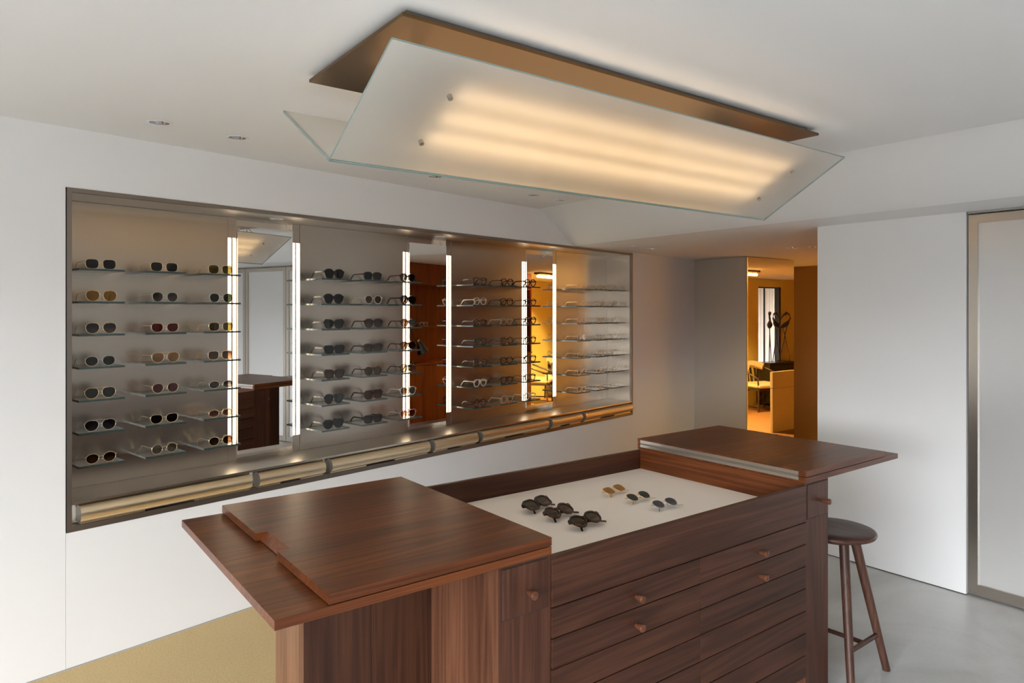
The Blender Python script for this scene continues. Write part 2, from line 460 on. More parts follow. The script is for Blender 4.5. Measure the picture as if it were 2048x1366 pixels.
NS0, NS1, NZ0, NZ1 = 1.021, 5.907, 0.632, 2.228      # display niche opening along the wall
b = MB()
b.box(-3.6, NS0 - 0.004, D0, D0 + 0.45, 0.0, ZC)                      # left of the niche
b.box(NS1 + 0.001, 9.9, D0, D0 + 0.45, 0.0, ZC)                         # right of it
b.box(NS0 - 0.004, NS1 + 0.001, D0, D0 + 0.45, NZ1 + 0.001, ZC)          # above
b.box(NS0 - 0.0028, NS1 + 0.001, D0, D0 + 0.45, 0.0, NZ0 - 0.001)         # below (a hairline joint to the left)
w = on_wall(b.build('wall_left', M['wall'])); struct(w, 'long white wall holding the steel display niche')
t1 = on_wall(MB().box(-3.6, 7.2, D0 - 0.003, D0 - 0.0005, 0.0, 0.006).build('baseboard_left', M['grey_trim'])); struct(t1)
struct(MB().box(RX, RX + 0.115, 1.626, 2.533, 0.006, 2.40).build('wall_right', M['wall']), 'white partition wall behind the stool')
struct(MB().box(RX + 0.004, RX + 0.112, 1.63, 2.53, 0.0, 0.006).build('baseboard_right', M['shadowgap']))
# storefront wall behind the camera with its opening, and the side wall
struct(MB().box(SIDE - 0.15, RX + 0.1, FRONT - 0.12, FRONT, 0, ZC).build('wall_front', M['wall']))
b = MB()
b.box(SIDE - 0.15, SIDE, FRONT, WY0, 0, ZC); b.box(SIDE - 0.15, SIDE, WY1, 3.6, 0, ZC)
b.box(SIDE - 0.15, SIDE, WY0, WY1, WZ1, ZC); b.box(SIDE - 0.15, SIDE, WY0, WY1, 0, WZ0)
struct(b.build('wall_rear', M['wall']))
b = MB()
for y in (WY0, (2 * WY0 + WY1) / 3, (WY0 + 2 * WY1) / 3, WY1 - 0.05): b.box(SIDE - 0.10, SIDE - 0.04, y, y + 0.05, WZ0, WZ1)
b.box(SIDE - 0.098, SIDE - 0.042, WY0, WY1, WZ1 - 0.05, WZ1); b.box(SIDE - 0.098, SIDE - 0.042, WY0, WY1, WZ0, WZ0 + 0.05)
struct(b.build('window_1', M['frame']))

# frosted sliding doors in the plane of the partition
def frost_door(n, y0, y1):
    o = MB().box(RX + 0.012, RX + 0.052, y0, y0 + 0.047, 0.012, 2.215).box(RX + 0.012, RX + 0.052, y1 - 0.047, y1, 0.012, 2.215) \
        .box(RX + 0.012, RX + 0.052, y0 + 0.047, y1 - 0.047, 2.165, 2.215).box(RX + 0.012, RX + 0.052, y0 + 0.047, y1 - 0.047, 0.012, 0.075) \
        .build('door_%d' % n, M['steel_z'])
    struct(o, 'steel framed sliding door with a frosted pane')
    MB().box(RX + 0.026, RX + 0.036, y0 + 0.047, y1 - 0.047, 0.075, 2.165).build('pane', M['satin'], o)
    return o
frost_door(1, 0.852, 1.618)
frost_door(2, 0.086, 0.846)
frost_door(3, -0.68, 0.080)
frost_door(4, -1.446, -0.686)
frost_door(5, -2.19, -1.452)
struct(MB().box(RX + 0.004, RX + 0.09, -2.2, 1.62, 2.222, 2.40).build('trim_1', M['grey_trim']))
struct(MB().box(RX + 0.075, RX + 0.10, -2.2, 1.63, 0.0, 2.222).build('wall_right', M['creamwall']))

# ------------------------------------------------------------------ the warm back room
BY = 1.45
WW = (10.92, 11.62, 0.50, 2.09)       # window opening in the back wall
b = MB()
b.box(7.4995, WW[0], BY - 0.12, BY, 0, ZL + 0.1); b.box(WW[1], 12.9, BY - 0.12, BY, 0, ZL + 0.1)
b.box(WW[0], WW[1], BY - 0.12, BY, WW[3], ZL + 0.1); b.box(WW[0], WW[1], BY - 0.12, BY, 0, WW[2])
struct(b.build('wall_back', M['amberwall']), 'ochre wall of the back room with a tall window')
b = MB().box(WW[0], WW[0] + 0.02, BY - 0.09, BY - 0.05, WW[2], WW[3]).box(WW[1] - 0.05, WW[1], BY - 0.09, BY + 0.005, WW[2], WW[3]) \
    .box(WW[0], WW[1], BY - 0.088, BY - 0.052, WW[3] - 0.02, WW[3]).box(WW[0] + 0.29, WW[0] + 0.305, BY - 0.088, BY - 0.06, WW[2], WW[3])
wo = b.build('window_2', M['black']); struct(wo, 'tall dark framed window of the back room')
MB().box(WW[0] + 0.02, WW[1] - 0.05, BY - 0.076, BY - 0.072, WW[2], WW[3] - 0.02).build('pane', M['clearface'], wo)
struct(MB().box(12.8, 12.9, BY, 4.4, 0, ZL + 0.1).build('wall_back', M['amberwall']))
struct(MB().box(8.4, 12.9, 4.331, 4.42, 0, ZL + 0.1).build('wall_back', M['amberwall']))
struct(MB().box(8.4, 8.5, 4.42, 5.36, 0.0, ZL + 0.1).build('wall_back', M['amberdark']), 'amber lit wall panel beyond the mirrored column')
struct(MB().box(4.60, 7.50, 1.0, 1.1, 0, ZL + 0.1).box(7.40, 7.50, 1.1, BY, 0, ZL + 0.1).build('wall_back', M['amberwall']))
# sheer white curtain hanging in folds outside the pane of that window
def sheer():
    m, t, b = newmat('sheer white curtain'); t.nodes.remove(b)
    tl = N(t, 'ShaderNodeBsdfTranslucent'); tl.inputs[0].default_value = (0.88, 0.89, 0.92, 1)
    df = N(t, 'ShaderNodeBsdfDiffuse'); df.inputs[0].default_value = (0.75, 0.75, 0.74, 1)
    mx = N(t, 'ShaderNodeMixShader'); mx.inputs[0].default_value = 0.25
    L(t, tl.outputs[0], mx.inputs[1]); L(t, df.outputs[0], mx.inputs[2]); L(t, mx.outputs[0], t.nodes['Material Output'].inputs['Surface'])
    return m
b = MB(); nf = 48; w0, w1 = WW[0] - 0.12, WW[1] + 0.12
pv = [(w0 + (w1 - w0) * k / nf, BY - 0.19 + 0.018 * math.sin(k * 1.35)) for k in range(nf + 1)]
b.add([(x, y, z) for z in (WW[2] - 0.1, WW[3] + 0.1) for x, y in pv], [(k, k + 1, nf + 2 + k, nf + 1 + k) for k in range(nf)], 0, False)
cu = b.build('curtain', sheer()); cu['label'] = 'sheer white pleated curtain behind the tall back room window'; cu['category'] = 'curtain'
# mirrored column standing against the display wall
b = MB().box(6.36, 7.25, 4.332, 5.4, 0, ZL - 0.004)
o = b.build('column', M['creamwall'])
col = thing('mirror_column', 'square cream column with mirrored face where the white wall ends', 'column', (6.8, 4.85, 0))
o.parent = col; o.location = (-6.8, -4.85, 0); o.name = 'body'
MB((6.8, 4.85, 0)).box(6.372, 7.25, 4.320, 4.331, 0.0, ZL - 0.006).build('mirror_panel', M['tinted'], col)
MB((6.8, 4.85, 0)).box(6.358, 6.371, 4.318, 4.331, 0.0, ZL - 0.006).build('edge_strip', M['brass'], col)

# red brown cabinet wall behind the partition
cab = thing('wood_cabinet', 'tall red brown wood cabinet wall with open display recess, seen in second mirror', 'cabinet', (6.03, 2.3, 0))
off = (6.03, 2.3, 0)
MB(off).box(4.67, 7.86, 2.20, 2.24, 0.0, ZL - 0.004).build('back_board', M['redwood'], cab)
for i in range(7):
    x = 4.67 + i * 0.455
    MB(off).box(x, x + 0.451, 2.24, 2.575, 0.02, 1.0).build('door', M['redwood'], cab, 0.002)
MB(off).box(4.67, 7.86, 2.24, 2.585, 1.003, 1.03).build('counter', M['redwood'], cab)
MB(off).box(4.67, 7.86, 2.24, 2.575, 1.98, ZL - 0.004).build('top_panel', M['redwood'], cab)
MB(off).box(7.82, 7.86, 2.24, 2.575, 1.031, 1.979).build('side_panel', M['redwood'], cab)
MB(off).box(4.67, 4.69, 2.24, 2.575, 1.031, 1.979).build('side_panel', M['redwood'], cab)
MB(off).box(4.70, 7.81, 2.245, 2.43, 1.455, 1.463, 0).build('glass_shelf', M['shelf'], cab)

lamp = thing('desk_lamp', 'black and brass swing arm desk lamp on the red brown counter', 'lamp', (4.95, 2.508, 1.0306))
b = MB().lathe([(0.0, 0), (0.07, 0), (0.07, 0.015), (0.012, 0.022), (0.009, 0.03)], 20)
b.build('base', M['black'], lamp)
MB().tube([(0, 0, 0.02), (0.02, 0, 0.24), (-0.12, 0.02, 0.55)], 0.007).build('arm', M['chrome'], lamp)
MB().tube([(-0.12, 0.02, 0.55), (0.0, 0.05, 0.36), (0.10, 0.07, 0.22)], 0.006).build('arm', M['black'], lamp)
MB().tube([(0.08, 0.07, 0.27), (0.11, 0.08, 0.22), (0.15, 0.09, 0.13)], [0.022, 0.04, 0.07], 16).build('shade', M['black'], lamp)
MB().tube([(0.07, 0.068, 0.29), (0.085, 0.071, 0.262)], 0.024, 12).build('collar', M['brass'], lamp)

# chairs of the back room
def make_chair():
    t = thing('armchair', '', 'chair', group='bentwood armchairs in the back room')
    for sx_, sy_ in ((-1, -1), (1, -1), (-1, 1), (1, 1)):
        MB().tube([(sx_ * 0.26, sy_ * 0.22, 0), (sx_ * 0.245, sy_ * 0.21, 0.40)], [0.014, 0.018]).build('leg', M['darkwood'], t)
    b = MB(); pr = [(0.0, 0.36)]
    b.box(-0.26, 0.26, -0.23, 0.23, 0.345, 0.385); b.build('seat_frame', M['darkwood'], t, 0.008)
    b = MB().box(-0.27, 0.27, -0.22, 0.25, 0.387, 0.46); b.build('seat_cushion', M['upholstery'], t, 0.03, 4)
    pts = [(-0.27 * math.cos(a), -0.02 - 0.25 * math.sin(a), 0.63 + 0.10 * math.sin(a)) for a in [PI * k / 14 for k in range(15)]]
    pts = [(-0.27, 0.22, 0.55)] + pts + [(0.27, 0.22, 0.55)]
    MB().tube([(-0.25, 0.22, 0.36)] + pts + [(0.25, 0.22, 0.36)], 0.016).build('arm_rail', M['darkwood'], t)
    p2 = [(-0.22 * math.cos(a), -0.04 - 0.22 * math.sin(a), 0.66 + 0.09 * math.sin(a)) for a in [PI * (0.18 + 0.64 * k / 12) for k in range(13)]]
    MB().tube(p2, 0.06, 12).build('back_cushion', M['upholstery'], t)
    for k in range(5):
        a = PI * (0.28 + 0.44 * k / 4)
        MB().tube([(-0.24 * math.cos(a), -0.205, 0.385), (-0.25 * math.cos(a), -0.03 - 0.24 * math.sin(a), 0.66 + 0.06 * math.sin(a))], 0, flat=(0.02, 0.006), up=(0, 1, 0)).build('back_slat', M['darkwood'], t)
    for sy_ in (-0.2, 0.2):
        pp = [(-0.235 + 0.47 * k / 10, sy_, 0.20 + 0.14 * math.sin(PI * k / 10)) for k in range(11)]
        MB().tube(pp, 0.010).build('stretcher', M['darkwood'], t)
    for sx_ in (-1, 1):
        MB().tube([(sx_ * 0.252, -0.21, 0.09), (sx_ * 0.252, 0.21, 0.09)], 0.010).build('stretcher', M['darkwood'], t)
    return t
def dup(root, loc, rz=0.0, **props):
    r = root.copy(); COL.objects.link(r); r.location = loc; r.rotation_euler = (0, 0, rz)
    for k, v in props.items(): r[k] = v
    for ch in list(root.children):
        c = ch.copy(); COL.objects.link(c); c.parent = r
        for g in ch.children:
            d = g.copy(); COL.objects.link(d); d.parent = c
    return r
ch = make_chair(); ch.location = (10.32, 1.90, 0); ch.rotation_euler = (0, 0, 0.25)
ch['label'] = 'dark bentwood armchair with cream seat below the window, reflected in column'
dup(ch, (9.42, 1.85, 0), -0.3, label='dark bentwood armchair with cream seat and slatted back, reflected in third mirror')
co = thing('low_screen', 'plain tan screen panel in front of the armchairs, reflected in column', 'screen', (8.85, 3.1, 0))
MB().box(-0.34, 0.34, 0.12, 0.16, 0.0, 0.60).build('lower_panel', M['upholstery'], co, 0.004)
MB().box(-0.342, 0.342, 0.118, 0.162, 0.603, 0.825).build('upper_panel', M['upholstery'], co, 0.004)
# dark console with bird shaped stands in front of the window
cs = thing('window_console', 'low black console under the back room window', 'console', (11.25, BY + 0.16, 0))
MB().box(-0.38, 0.38, -0.14, 0.10, 0.0, 0.03).build('plinth', M['black'], cs)
MB().box(-0.40, 0.40, -0.15, 0.12, 0.03, 0.72).build('body', M['black'], cs, 0.004)
MB().box(-0.41, 0.41, -0.15, 0.13, 0.723, 0.75).build('top', M['black'], cs, 0.004)
bird_names = ['stooping to the window edge', 'standing between the other two', 'standing beside the dark frame']
for k in range(3):
    bd = thing('bird_figure', 'dark long legged wooden bird figure ' + bird_names[k], 'figurine', (11.02 + 0.23 * k, BY + 0.16, 0.75), 0.5 * (k - 1) + (PI if k == 1 else 0), 'wooden birds in the back room window')
    MB().tube([(-0.10, 0, 0.0), (0.05, 0.0, 0.62)], 0.008).build('leg', M['darkwood'], bd)
    MB().tube([(0.10, 0.02, 0.0), (-0.02, 0.0, 0.62)], 0.008).build('leg', M['darkwood'], bd)
    MB().tube([(-0.10, 0, 0.60), (-0.05, 0, 0.63), (0.02, 0, 0.66), (0.07, 0, 0.70), (0.09, 0, 0.73)], [0.006, 0.035, 0.05, 0.035, 0.018], 10).build('body', M['darkwood'], bd)
    MB().tube([(0.085, 0, 0.72), (0.12, 0, 0.78), (0.10, 0, 0.85), (0.04, 0, 0.87), (0.0, 0, 0.84)], [0.018, 0.014, 0.014, 0.03, 0.022], 8).build('neck', M['darkwood'], bd)
    MB().tube([(0.0, 0, 0.845), (-0.05, 0, 0.79), (-0.07, 0, 0.73)], [0.018, 0.012, 0.003], 8).build('beak', M['darkwood'], bd)
# amber linear light on the low ceiling of the back room
bl = thing('ceiling_tube_light', 'long glowing amber tube light on back room ceiling', 'ceiling light', (8.15, 2.85, ZL))
MB().box(-0.62, 0.62, -0.05, 0.05, -0.03, -0.002).build('housing', M['plate'], bl)
MB().tube([(-0.6, 0, -0.06), (0.6, 0, -0.06)], 0.02, 10).build('tube', M['backtube'], bl)
for x in (-0.5, -0.17, 0.17, 0.5): MB().tube([(x, 0, -0.03), (x, 0, -0.042)], 0.008).build('clip', M['brass'], bl)

# ------------------------------------------------------------------ recessed downlights
def downlight(x, y, z, label, group, r=0.043, lit=None, deep=True):
    t = thing('downlight', label, 'downlight', (x, y, z), 0, group)
    b = MB().lathe([(r + 0.009, -0.001), (r + 0.009, -0.003), (r, -0.004), (r - 0.002, -0.001)], 28)
    b.build('trim_ring', M['wall'] if lit is None else M['chrome'], t)
    if deep:
        MB().lathe([(r, -0.001), (r * 0.98, 0.012), (r * 0.86, 0.035), (r * 0.70, 0.055), (r * 0.55, 0.066)], 32).build('reflector', M['chrome'], t)
        MB().lathe([(r * 0.55, 0.066), (0.0, 0.066)], 24).build('lamp_face', M['darklens'] if lit is None else M['backlens'], t)
    else:
        MB().lathe([(r - 0.002, -0.0012), (0.0, -0.0010)], 28).build('lamp_face', M['darklens'], t)
    if lit:
        l = bpy.data.lights.new('downlight_beam', 'SPOT'); l.energy = lit[0]; l.color = lit[1]
        l.spot_size = 2.0; l.spot_blend = 0.7; l.shadow_soft_size = 0.03
        lo = bpy.data.objects.new('downlight_beam', l); COL.objects.link(lo); lo.parent = t; lo.location = (0, 0, 0.03)
    return t
hs = ['first recessed chrome downlight from the window side along the long wall', 'second recessed chrome downlight above the long wall', 'recessed downlight just below the hanging glass panel edge',
      'recessed downlight past the glass panel, left one of a close pair', 'recessed downlight past the glass panel, right one of a close pair']
for (x, y), lb in zip(((0.611, 3.441), (0.968, 3.508), (2.242, 3.775), (3.177, 3.941), (3.479, 3.999)), hs):
    downlight(x, y, ZC, lb, 'downlights along the display wall')
for (x, y), lb in zip(((4.55, 4.247), (4.90, 4.334)), ('recessed downlight on low ceiling near the niche end', 'recessed downlight on low ceiling between niche and column')):
    downlight(x, y, ZL, lb, 'downlights on the low ceiling')
WARM = (1.0, 0.72, 0.24)
for (x, y), lb in zip(((5.83, 3.49), (5.90, 3.32)), ('warm recessed downlight before the mirrored column', 'warm recessed downlight beside the white partition edge')):
    downlight(x, y, ZL, lb, 'warm downlights of the back room', lit=(32, WARM))
for (x, y), pw, lb in zip(((8.2, 2.2), (9.4, 2.1), (10.6, 2.6)), (1500, 1000, 20), ('warm recessed downlight past the end of the wood cabinet', 'warm recessed downlight above the slatted armchair', 'warm recessed downlight above the window console')):
    downlight(x, y, ZL, lb, 'warm downlights of the back room', lit=(pw, WARM))

# ------------------------------------------------------------------ the display niche
SMID = (NS0 + NS1) / 2
niche = thing('display_cabinet', 'long brushed steel display niche built into the white wall', 'display cabinet', Wp(SMID, D0, NZ0), A)
NO = (SMID, D0, NZ0)
def npart(name, boxes, mat, bevel=0.0, parent=None):
    b = MB(NO)
    for q in boxes: b.box(*q)
    return b.build(name, mat, parent or niche, bevel)
DP, DB, DM = 3.945, 4.02, 3.940      # panel face, bay back, mirror face
ZF, ZS = 0.768, 2.209                # niche floor and soffit
PE = [1.929, 2.401, 3.243, 3.722, 4.57, 5.051]   # panel edges along the wall
SR = 5.886
npart('frame_stile', [(NS0, 1.042, D0 - 0.004, D0 + 0.02, NZ0, NZ1)], M['frame'])
npart('frame_stile', [(SR, NS1, D0 - 0.004, D0 + 0.02, NZ0, NZ1)], M['frame'])
npart('frame_rail', [(1.0425, SR - 0.0005, D0 - 0.004, D0 + 0.02, ZS, NZ1)], M['frame'])
npart('frame_rail', [(1.0425, SR - 0.0005, D0 - 0.004, D0 + 0.10, NZ0, 0.659)], M['frame'])
npart('floor_plate', [(1.0425, SR - 0.0005, D0 - 0.002, DB, 0.756, ZF)], M['steel_x'])
npart('soffit', [(1.0425, SR - 0.0005, D0 + 0.0205, DB, ZS, ZS + 0.012)], M['steel_x'])
npart('side_panel', [(NS0, 1.042, D0 + 0.0205, DB, NZ0, NZ1)], M['steel_z'])
npart('side_panel', [(SR, NS1, D0 + 0.0205, DB, NZ0, NZ1)], M['steel_z'])
segs = [1.0425] + PE + [SR - 0.0005]
for i in range(0, 7, 2):
    npart('back_panel', [(segs[i], segs[i + 1], DP, DB + 0.02, ZF + 0.0005, ZS - 0.0005)], M['steel_z'], 0.001)
for i in range(1, 7, 2):
    npart('bay_back', [(segs[i] + 0.001, segs[i + 1] - 0.001, DB, DB + 0.02, ZF + 0.0005, ZS - 0.0005)], M['steel_x'])
npart('back_plate', [(NS0, NS1, DB + 0.021, DB + 0.04, NZ0, NZ1)], M['shadowgap'])
npart('drawer_box', [(1.0425, SR - 0.0005, D0 + 0.075, DB, 0.660, 0.755)], M['shadowgap'])
for i in range(7):
    a, c = segs[i] + 0.004, segs[i + 1] - 0.004
    dr = npart('drawer', [(a, c, D0 + 0.045, D0 + 0.07, 0.661, 0.7535)], M['drawerface'])
    ax, r = D0 + 0.010, 0.0415
    b = MB(NO); n = 36
    b.tube([(a + 0.026 + (c - a - 0.038) * q / 14, ax, 0.708) for q in range(15)], r, n, 0, caps=False)
    for s_, rev in ((a + 0.026, False), (c - 0.012, True)):
        ring = [(s_, ax + r * math.cos(2 * PI * k / n), 0.708 + r * math.sin(2 * PI * k / n)) for k in range(n)]
        b.add(ring, [tuple(range(n))], 1)
    b.build('bar_handle', [M['bar'], M['cap']], dr)
    mid, hw = (a + c) / 2, (c - a) * 0.14
    npart('finger_lip', [(a + 0.03, mid - hw, D0 + 0.0, D0 + 0.045, 0.660, 0.667)], M['bar'], parent=dr)
    npart('finger_lip', [(mid + hw, c - 0.014, D0 + 0.0, D0 + 0.045, 0.660, 0.667)], M['bar'], parent=dr)

mw = ['first', 'second', 'third']
for k in range(3):
    a, c = PE[2 * k], PE[2 * k + 1]
    s0, s1 = a + 0.056, c - 0.054
    mt = thing('wall_mirror', 'tall narrow frameless mirror, %s from the window side, between two light bars' % mw[k], 'mirror', Wp((s0 + s1) / 2, DM, 0.806), A, 'mirrors in the display niche')
    o_ = ((s0 + s1) / 2, DM, 0.806)
    MB(o_).box(s0, s1, DM, DM + 0.006, 0.806, 2.161, [1, 1, 0, 1, 1, 1]).build('mirror_glass', [M['mirror'], M['cap']], mt)
    MB(o_).box(s0 + 0.03, s1 - 0.03, DM + 0.0062, DB - 0.0005, 0.84, 2.12).build('backing_box', M['frame'], mt)
    for side, (p0, p1) in (('left', (a + 0.002, a + 0.053)), ('right', (c - 0.051, c - 0.002))):
        lt = thing('light_bar', 'upright glowing light bar at the %s edge of the %s mirror' % (side, mw[k]), 'light', Wp((p0 + p1) / 2, DP + 0.03, ZF), A, 'light bars beside the mirrors')
        o2 = ((p0 + p1) / 2, DP + 0.03, ZF)
        MB(o2).box(p0, p1, DP + 0.036, DB - 0.0005, ZF + 0.0008, ZS - 0.0008).build('housing', M['steel_z'], lt)
        for q0, q1 in ((p0 + 0.001, p0 + 0.018), (p1 - 0.020, p1 - 0.001)):
            MB(o2).box(q0, q1, DP + 0.004, DP + 0.0355, 0.87, 2.088).build('diffuser', M['led'], lt, 0.004, 2)
        MB(o2).box(p0 + 0.0185, p1 - 0.0205, DP + 0.005, DP + 0.0355, 0.87, 2.088).build('rib', M['bar'], lt)
        MB(o2).box(p0, p1, DP + 0.003, DP + 0.0355, 2.0885, ZS - 0.0008).build('end_cap', M['steel_z'], lt)
        MB(o2).box(p0, p1, DP + 0.003, DP + 0.0355, ZF + 0.0008, 0.8695).build('end_cap', M['steel_z'], lt)
for k, s_ in enumerate((2.156, 3.473, 4.80)):
    x, y, z = Wp(s_, 3.80, ZS)
    downlight(x, y, z, 'small chrome ringed downlight in the niche soffit above %s mirror' % mw[k], 'downlights in the niche soffit', r=0.03, deep=False)

# ------------------------------------------------------------------ eyewear
SHAPES = {  # lens width, height, squareness, lower taper, outer lift, bridge gap
    'square': (0.055, 0.044, 3.2, 0.10, 0.0, 0.016),
    'round': (0.049, 0.046, 2.0, 0.0, 0.0, 0.021),
    'panto': (0.051, 0.046, 2.4, 0.18, 0.0, 0.019),
    'aviator': (0.057, 0.049, 2.5, 0.22, 0.0, 0.014),
    'oval': (0.053, 0.036, 2.1, 0.0, 0.0, 0.018),
    'cat': (0.055, 0.043, 2.6, 0.20, 0.006, 0.017),
    'wide': (0.056, 0.038, 3.6, 0.10, 0.0, 0.017),
    'hexagonal': (0.053, 0.044, 2.2, 0.14, 0.002, 0.018),
}
def outline(shape, side, grow=0.0, n=28):
    w, h, sq, tap, lift, gap = SHAPES[shape]
    cx = side * (gap / 2 + w / 2); pts = []
    for k in range(n):
        a = 2 * PI * k / n; c, s = math.cos(a), math.sin(a)
        x = (w / 2 + grow) * math.copysign(abs(c) ** (2 / sq), c)
        z = (h / 2 + grow) * math.copysign(abs(s) ** (2 / sq), s)
        t = z / (h / 2)
        if t < 0: x *= 1 + tap * t
        o = side * x / (w / 2)
        if o > 0 and t > 0: z += lift * o * o * t
        pts.append((cx + x, z))
    return pts
CACHE = {}
def eyewear_meshes(style, shape):
    key = (style, shape)
    if key in CACHE: return CACHE[key]
    w, h, sq, tap, lift, gap = SHAPES[shape]
    out = {}
    acet = style != 'wire'
    g = {'wire': 0.0, 'acetate': 0.004, 'bold': 0.0064}[style]
    zc = h / 2 + g + (0.0012 if not acet else 0.0)
    d = BEVD = (0.0045 if acet else 0.0)
    fb = MB()
    for sd in (-1, 1):
        if acet:
            inn, ou = outline(shape, sd), outline(shape, sd, g)
            n = len(inn); vs = []; fs = []
            for y in (-d / 2, d / 2):
                vs += [(x, y, z + zc) for x, z in inn] + [(x, y, z + zc) for x, z in ou]
            for k in range(n):
                k2 = (k + 1) % n
                fs += [(k, k2, n + k2, n + k), (2 * n + k, 3 * n + k, 3 * n + k2, 2 * n + k2),
                       (n + k, n + k2, 3 * n + k2, 3 * n + k), (k, 2 * n + k, 2 * n + k2, k2)]
            fb.add(vs, fs)
        else:
            pts = [(x, 0, z + zc) for x, z in outline(shape, sd)]
            fb.tube(pts + [pts[0]], 0.0014, 6, caps=False, up=(0, 1, 0))
    zb = zc + h * (0.22 if acet else 0.12)
    hw = gap / 2 + 0.0015
    if acet:
        t = g * 0.9
        fb.add([(-hw, -d / 2, zb - t), (hw, -d / 2, zb - t), (hw, -d / 2, zb + t), (-hw, -d / 2, zb + t), (-hw, d / 2, zb - t), (hw, d / 2, zb - t), (hw, d / 2, zb + t), (-hw, d / 2, zb + t)],
               [(0, 1, 2, 3), (4, 7, 6, 5), (0, 4, 5, 1), (3, 2, 6, 7)])
    else:
        fb.tube([(-hw - 0.001, 0, zb), (-hw * 0.5, -0.001, zb + 0.003), (hw * 0.5, -0.001, zb + 0.003), (hw + 0.001, 0, zb)], 0.0011, 6)
        if shape == 'aviator':
            fb.tube([(-gap / 2 - w * 0.42, 0, zc + h * 0.44), (-gap / 2 - w * .1, -0.001, zc + h * .53), (gap / 2 + w * .1, -0.001, zc + h * .53), (gap / 2 + w * 0.42, 0, zc + h * 0.44)], 0.001, 6)
        for sd in (-1, 1):     # nose pads
            fb.tube([(sd * hw * 0.9, 0.001, zc - h * 0.05), (sd * hw * 0.72, 0.006, zc - h * 0.12)], 0.0007, 5)
            fb.lathe([(0, -0.004), (0.002, -0.002), (0.0022, 0), (0.002, 0.002), (0, 0.004)], 8, (sd * hw * 0.66, 0.0065, zc - h * 0.14))
    xo = gap / 2 + w + g
    zh = zc + h * 0.24
    for sd in (-1, 1):         # end pieces with hinges
        if acet: fb.box(*sorted((sd * (xo - 0.003), sd * (xo + 0.0035))), -d / 2, 0.006, zh - 0.0045 - g * .3, zh + 0.0045 + g * .3)
        else: fb.tube([(sd * (xo - 0.001), 0, zh), (sd * (xo + 0.004), 0.001, zh), (sd * (xo + 0.005), 0.006, zh)], 0.0012, 6)
    out['frame_front'] = fb
    for nm, sd in (('lensA', -1), ('lensB', 1)):
        pts = outline(shape, sd, 0.0004 if acet else -0.0003); n = len(pts); lb = MB()
        vs = [(x, -0.0006, z + zc) for x, z in pts] + [(x, 0.0006, z + zc) for x, z in pts]
        lb.add(vs, [tuple(range(n)), tuple(range(2 * n - 1, n - 1, -1))] + [(k, n + k, n + (k + 1) % n, (k + 1) % n) for k in range(n)])
        out[nm] = lb
    xt = xo + (0.0025 if acet else 0.005)
    for nm, sd in (('tempA', -1), ('tempB', 1)):
        tb = MB(); x = sd * xt
        if acet:
            hh = 0.0042 if style == 'bold' else 0.003
            path = [(x, 0.006, zh), (x, 0.05, zh), (x, 0.095, zh - 0.001), (x, 0.107, zh - 0.006), (x, 0.132, 0.0035)]
            tb.tube(path, 0, flat=(0.0018 if style == 'bold' else 0.0015, hh))
        else:
            path = [(x, 0.006, zh), (x, 0.05, zh), (x, 0.10, zh - 0.001), (x, 0.110, zh - 0.006), (x, 0.132, 0.0025)]
            tb.tube(path, [0.0013, 0.0013, 0.0013, 0.0018, 0.0019], 6)
        out[nm] = tb
    # folded temples, crossing flat behind the front
    for nm, sd in (('foldA', -1), ('foldB', 1)):
        tb = MB(); x = sd * xt; y = 0.008 if sd < 0 else 0.0125
        if sd < 0: path = [(x, y, zh), (x + 0.05, y, zh - 0.010), (x + 0.10, y, zh - 0.020), (x + 0.118, y, zh - 0.026), (x + 0.150, y + 0.001, 0.001)]
        else: path = [(x, y, zh), (x - 0.05, y, zh - 0.008), (x - 0.095, y, zh - 0.017), (x - 0.106, y, zh - 0.025), (x - 0.116, y + 0.001, -0.001)]
        if acet: tb.tube(path, 0, flat=(0.0016, 0.003), up=(0, 0, 1))
        else: tb.tube(path, [0.0013, 0.0013, 0.0013, 0.0018, 0.0019], 6)
        out[nm] = tb
    res = {k: v.mesh('eyewear_' + k, [FR['black']]) for k, v in out.items()}
    CACHE[key] = res
    return res
def part_of(mesh, name, mat, parent, label=None):
    o = bpy.data.objects.new(name, mesh); COL.objects.link(o); o.parent = parent
    o.material_slots[0].link = 'OBJECT'; o.material_slots[0].material = mat
    if label: o['label'] = label
    return o
def eyewear(style, shape, frame, lens, label, group, loc, rz, folded=False, scale=1.0, temple=None):
    clear = lens == 'clear'
    ms = eyewear_meshes(style, shape)
    t = thing('eyeglasses' if clear else 'sunglasses', label, 'eyeglasses' if clear else 'sunglasses', loc, rz, group)
    t.scale = (scale,) * 3
    part_of(ms['frame_front'], 'frame_front', FR[frame], t)
    for k in ('lensA', 'lensB'): part_of(ms[k], 'lens', LN[lens], t)
    for k in (('foldA', 'foldB') if folded else ('tempA', 'tempB')): part_of(ms[k], 'temple', FR[temple or frame], t)
    return t

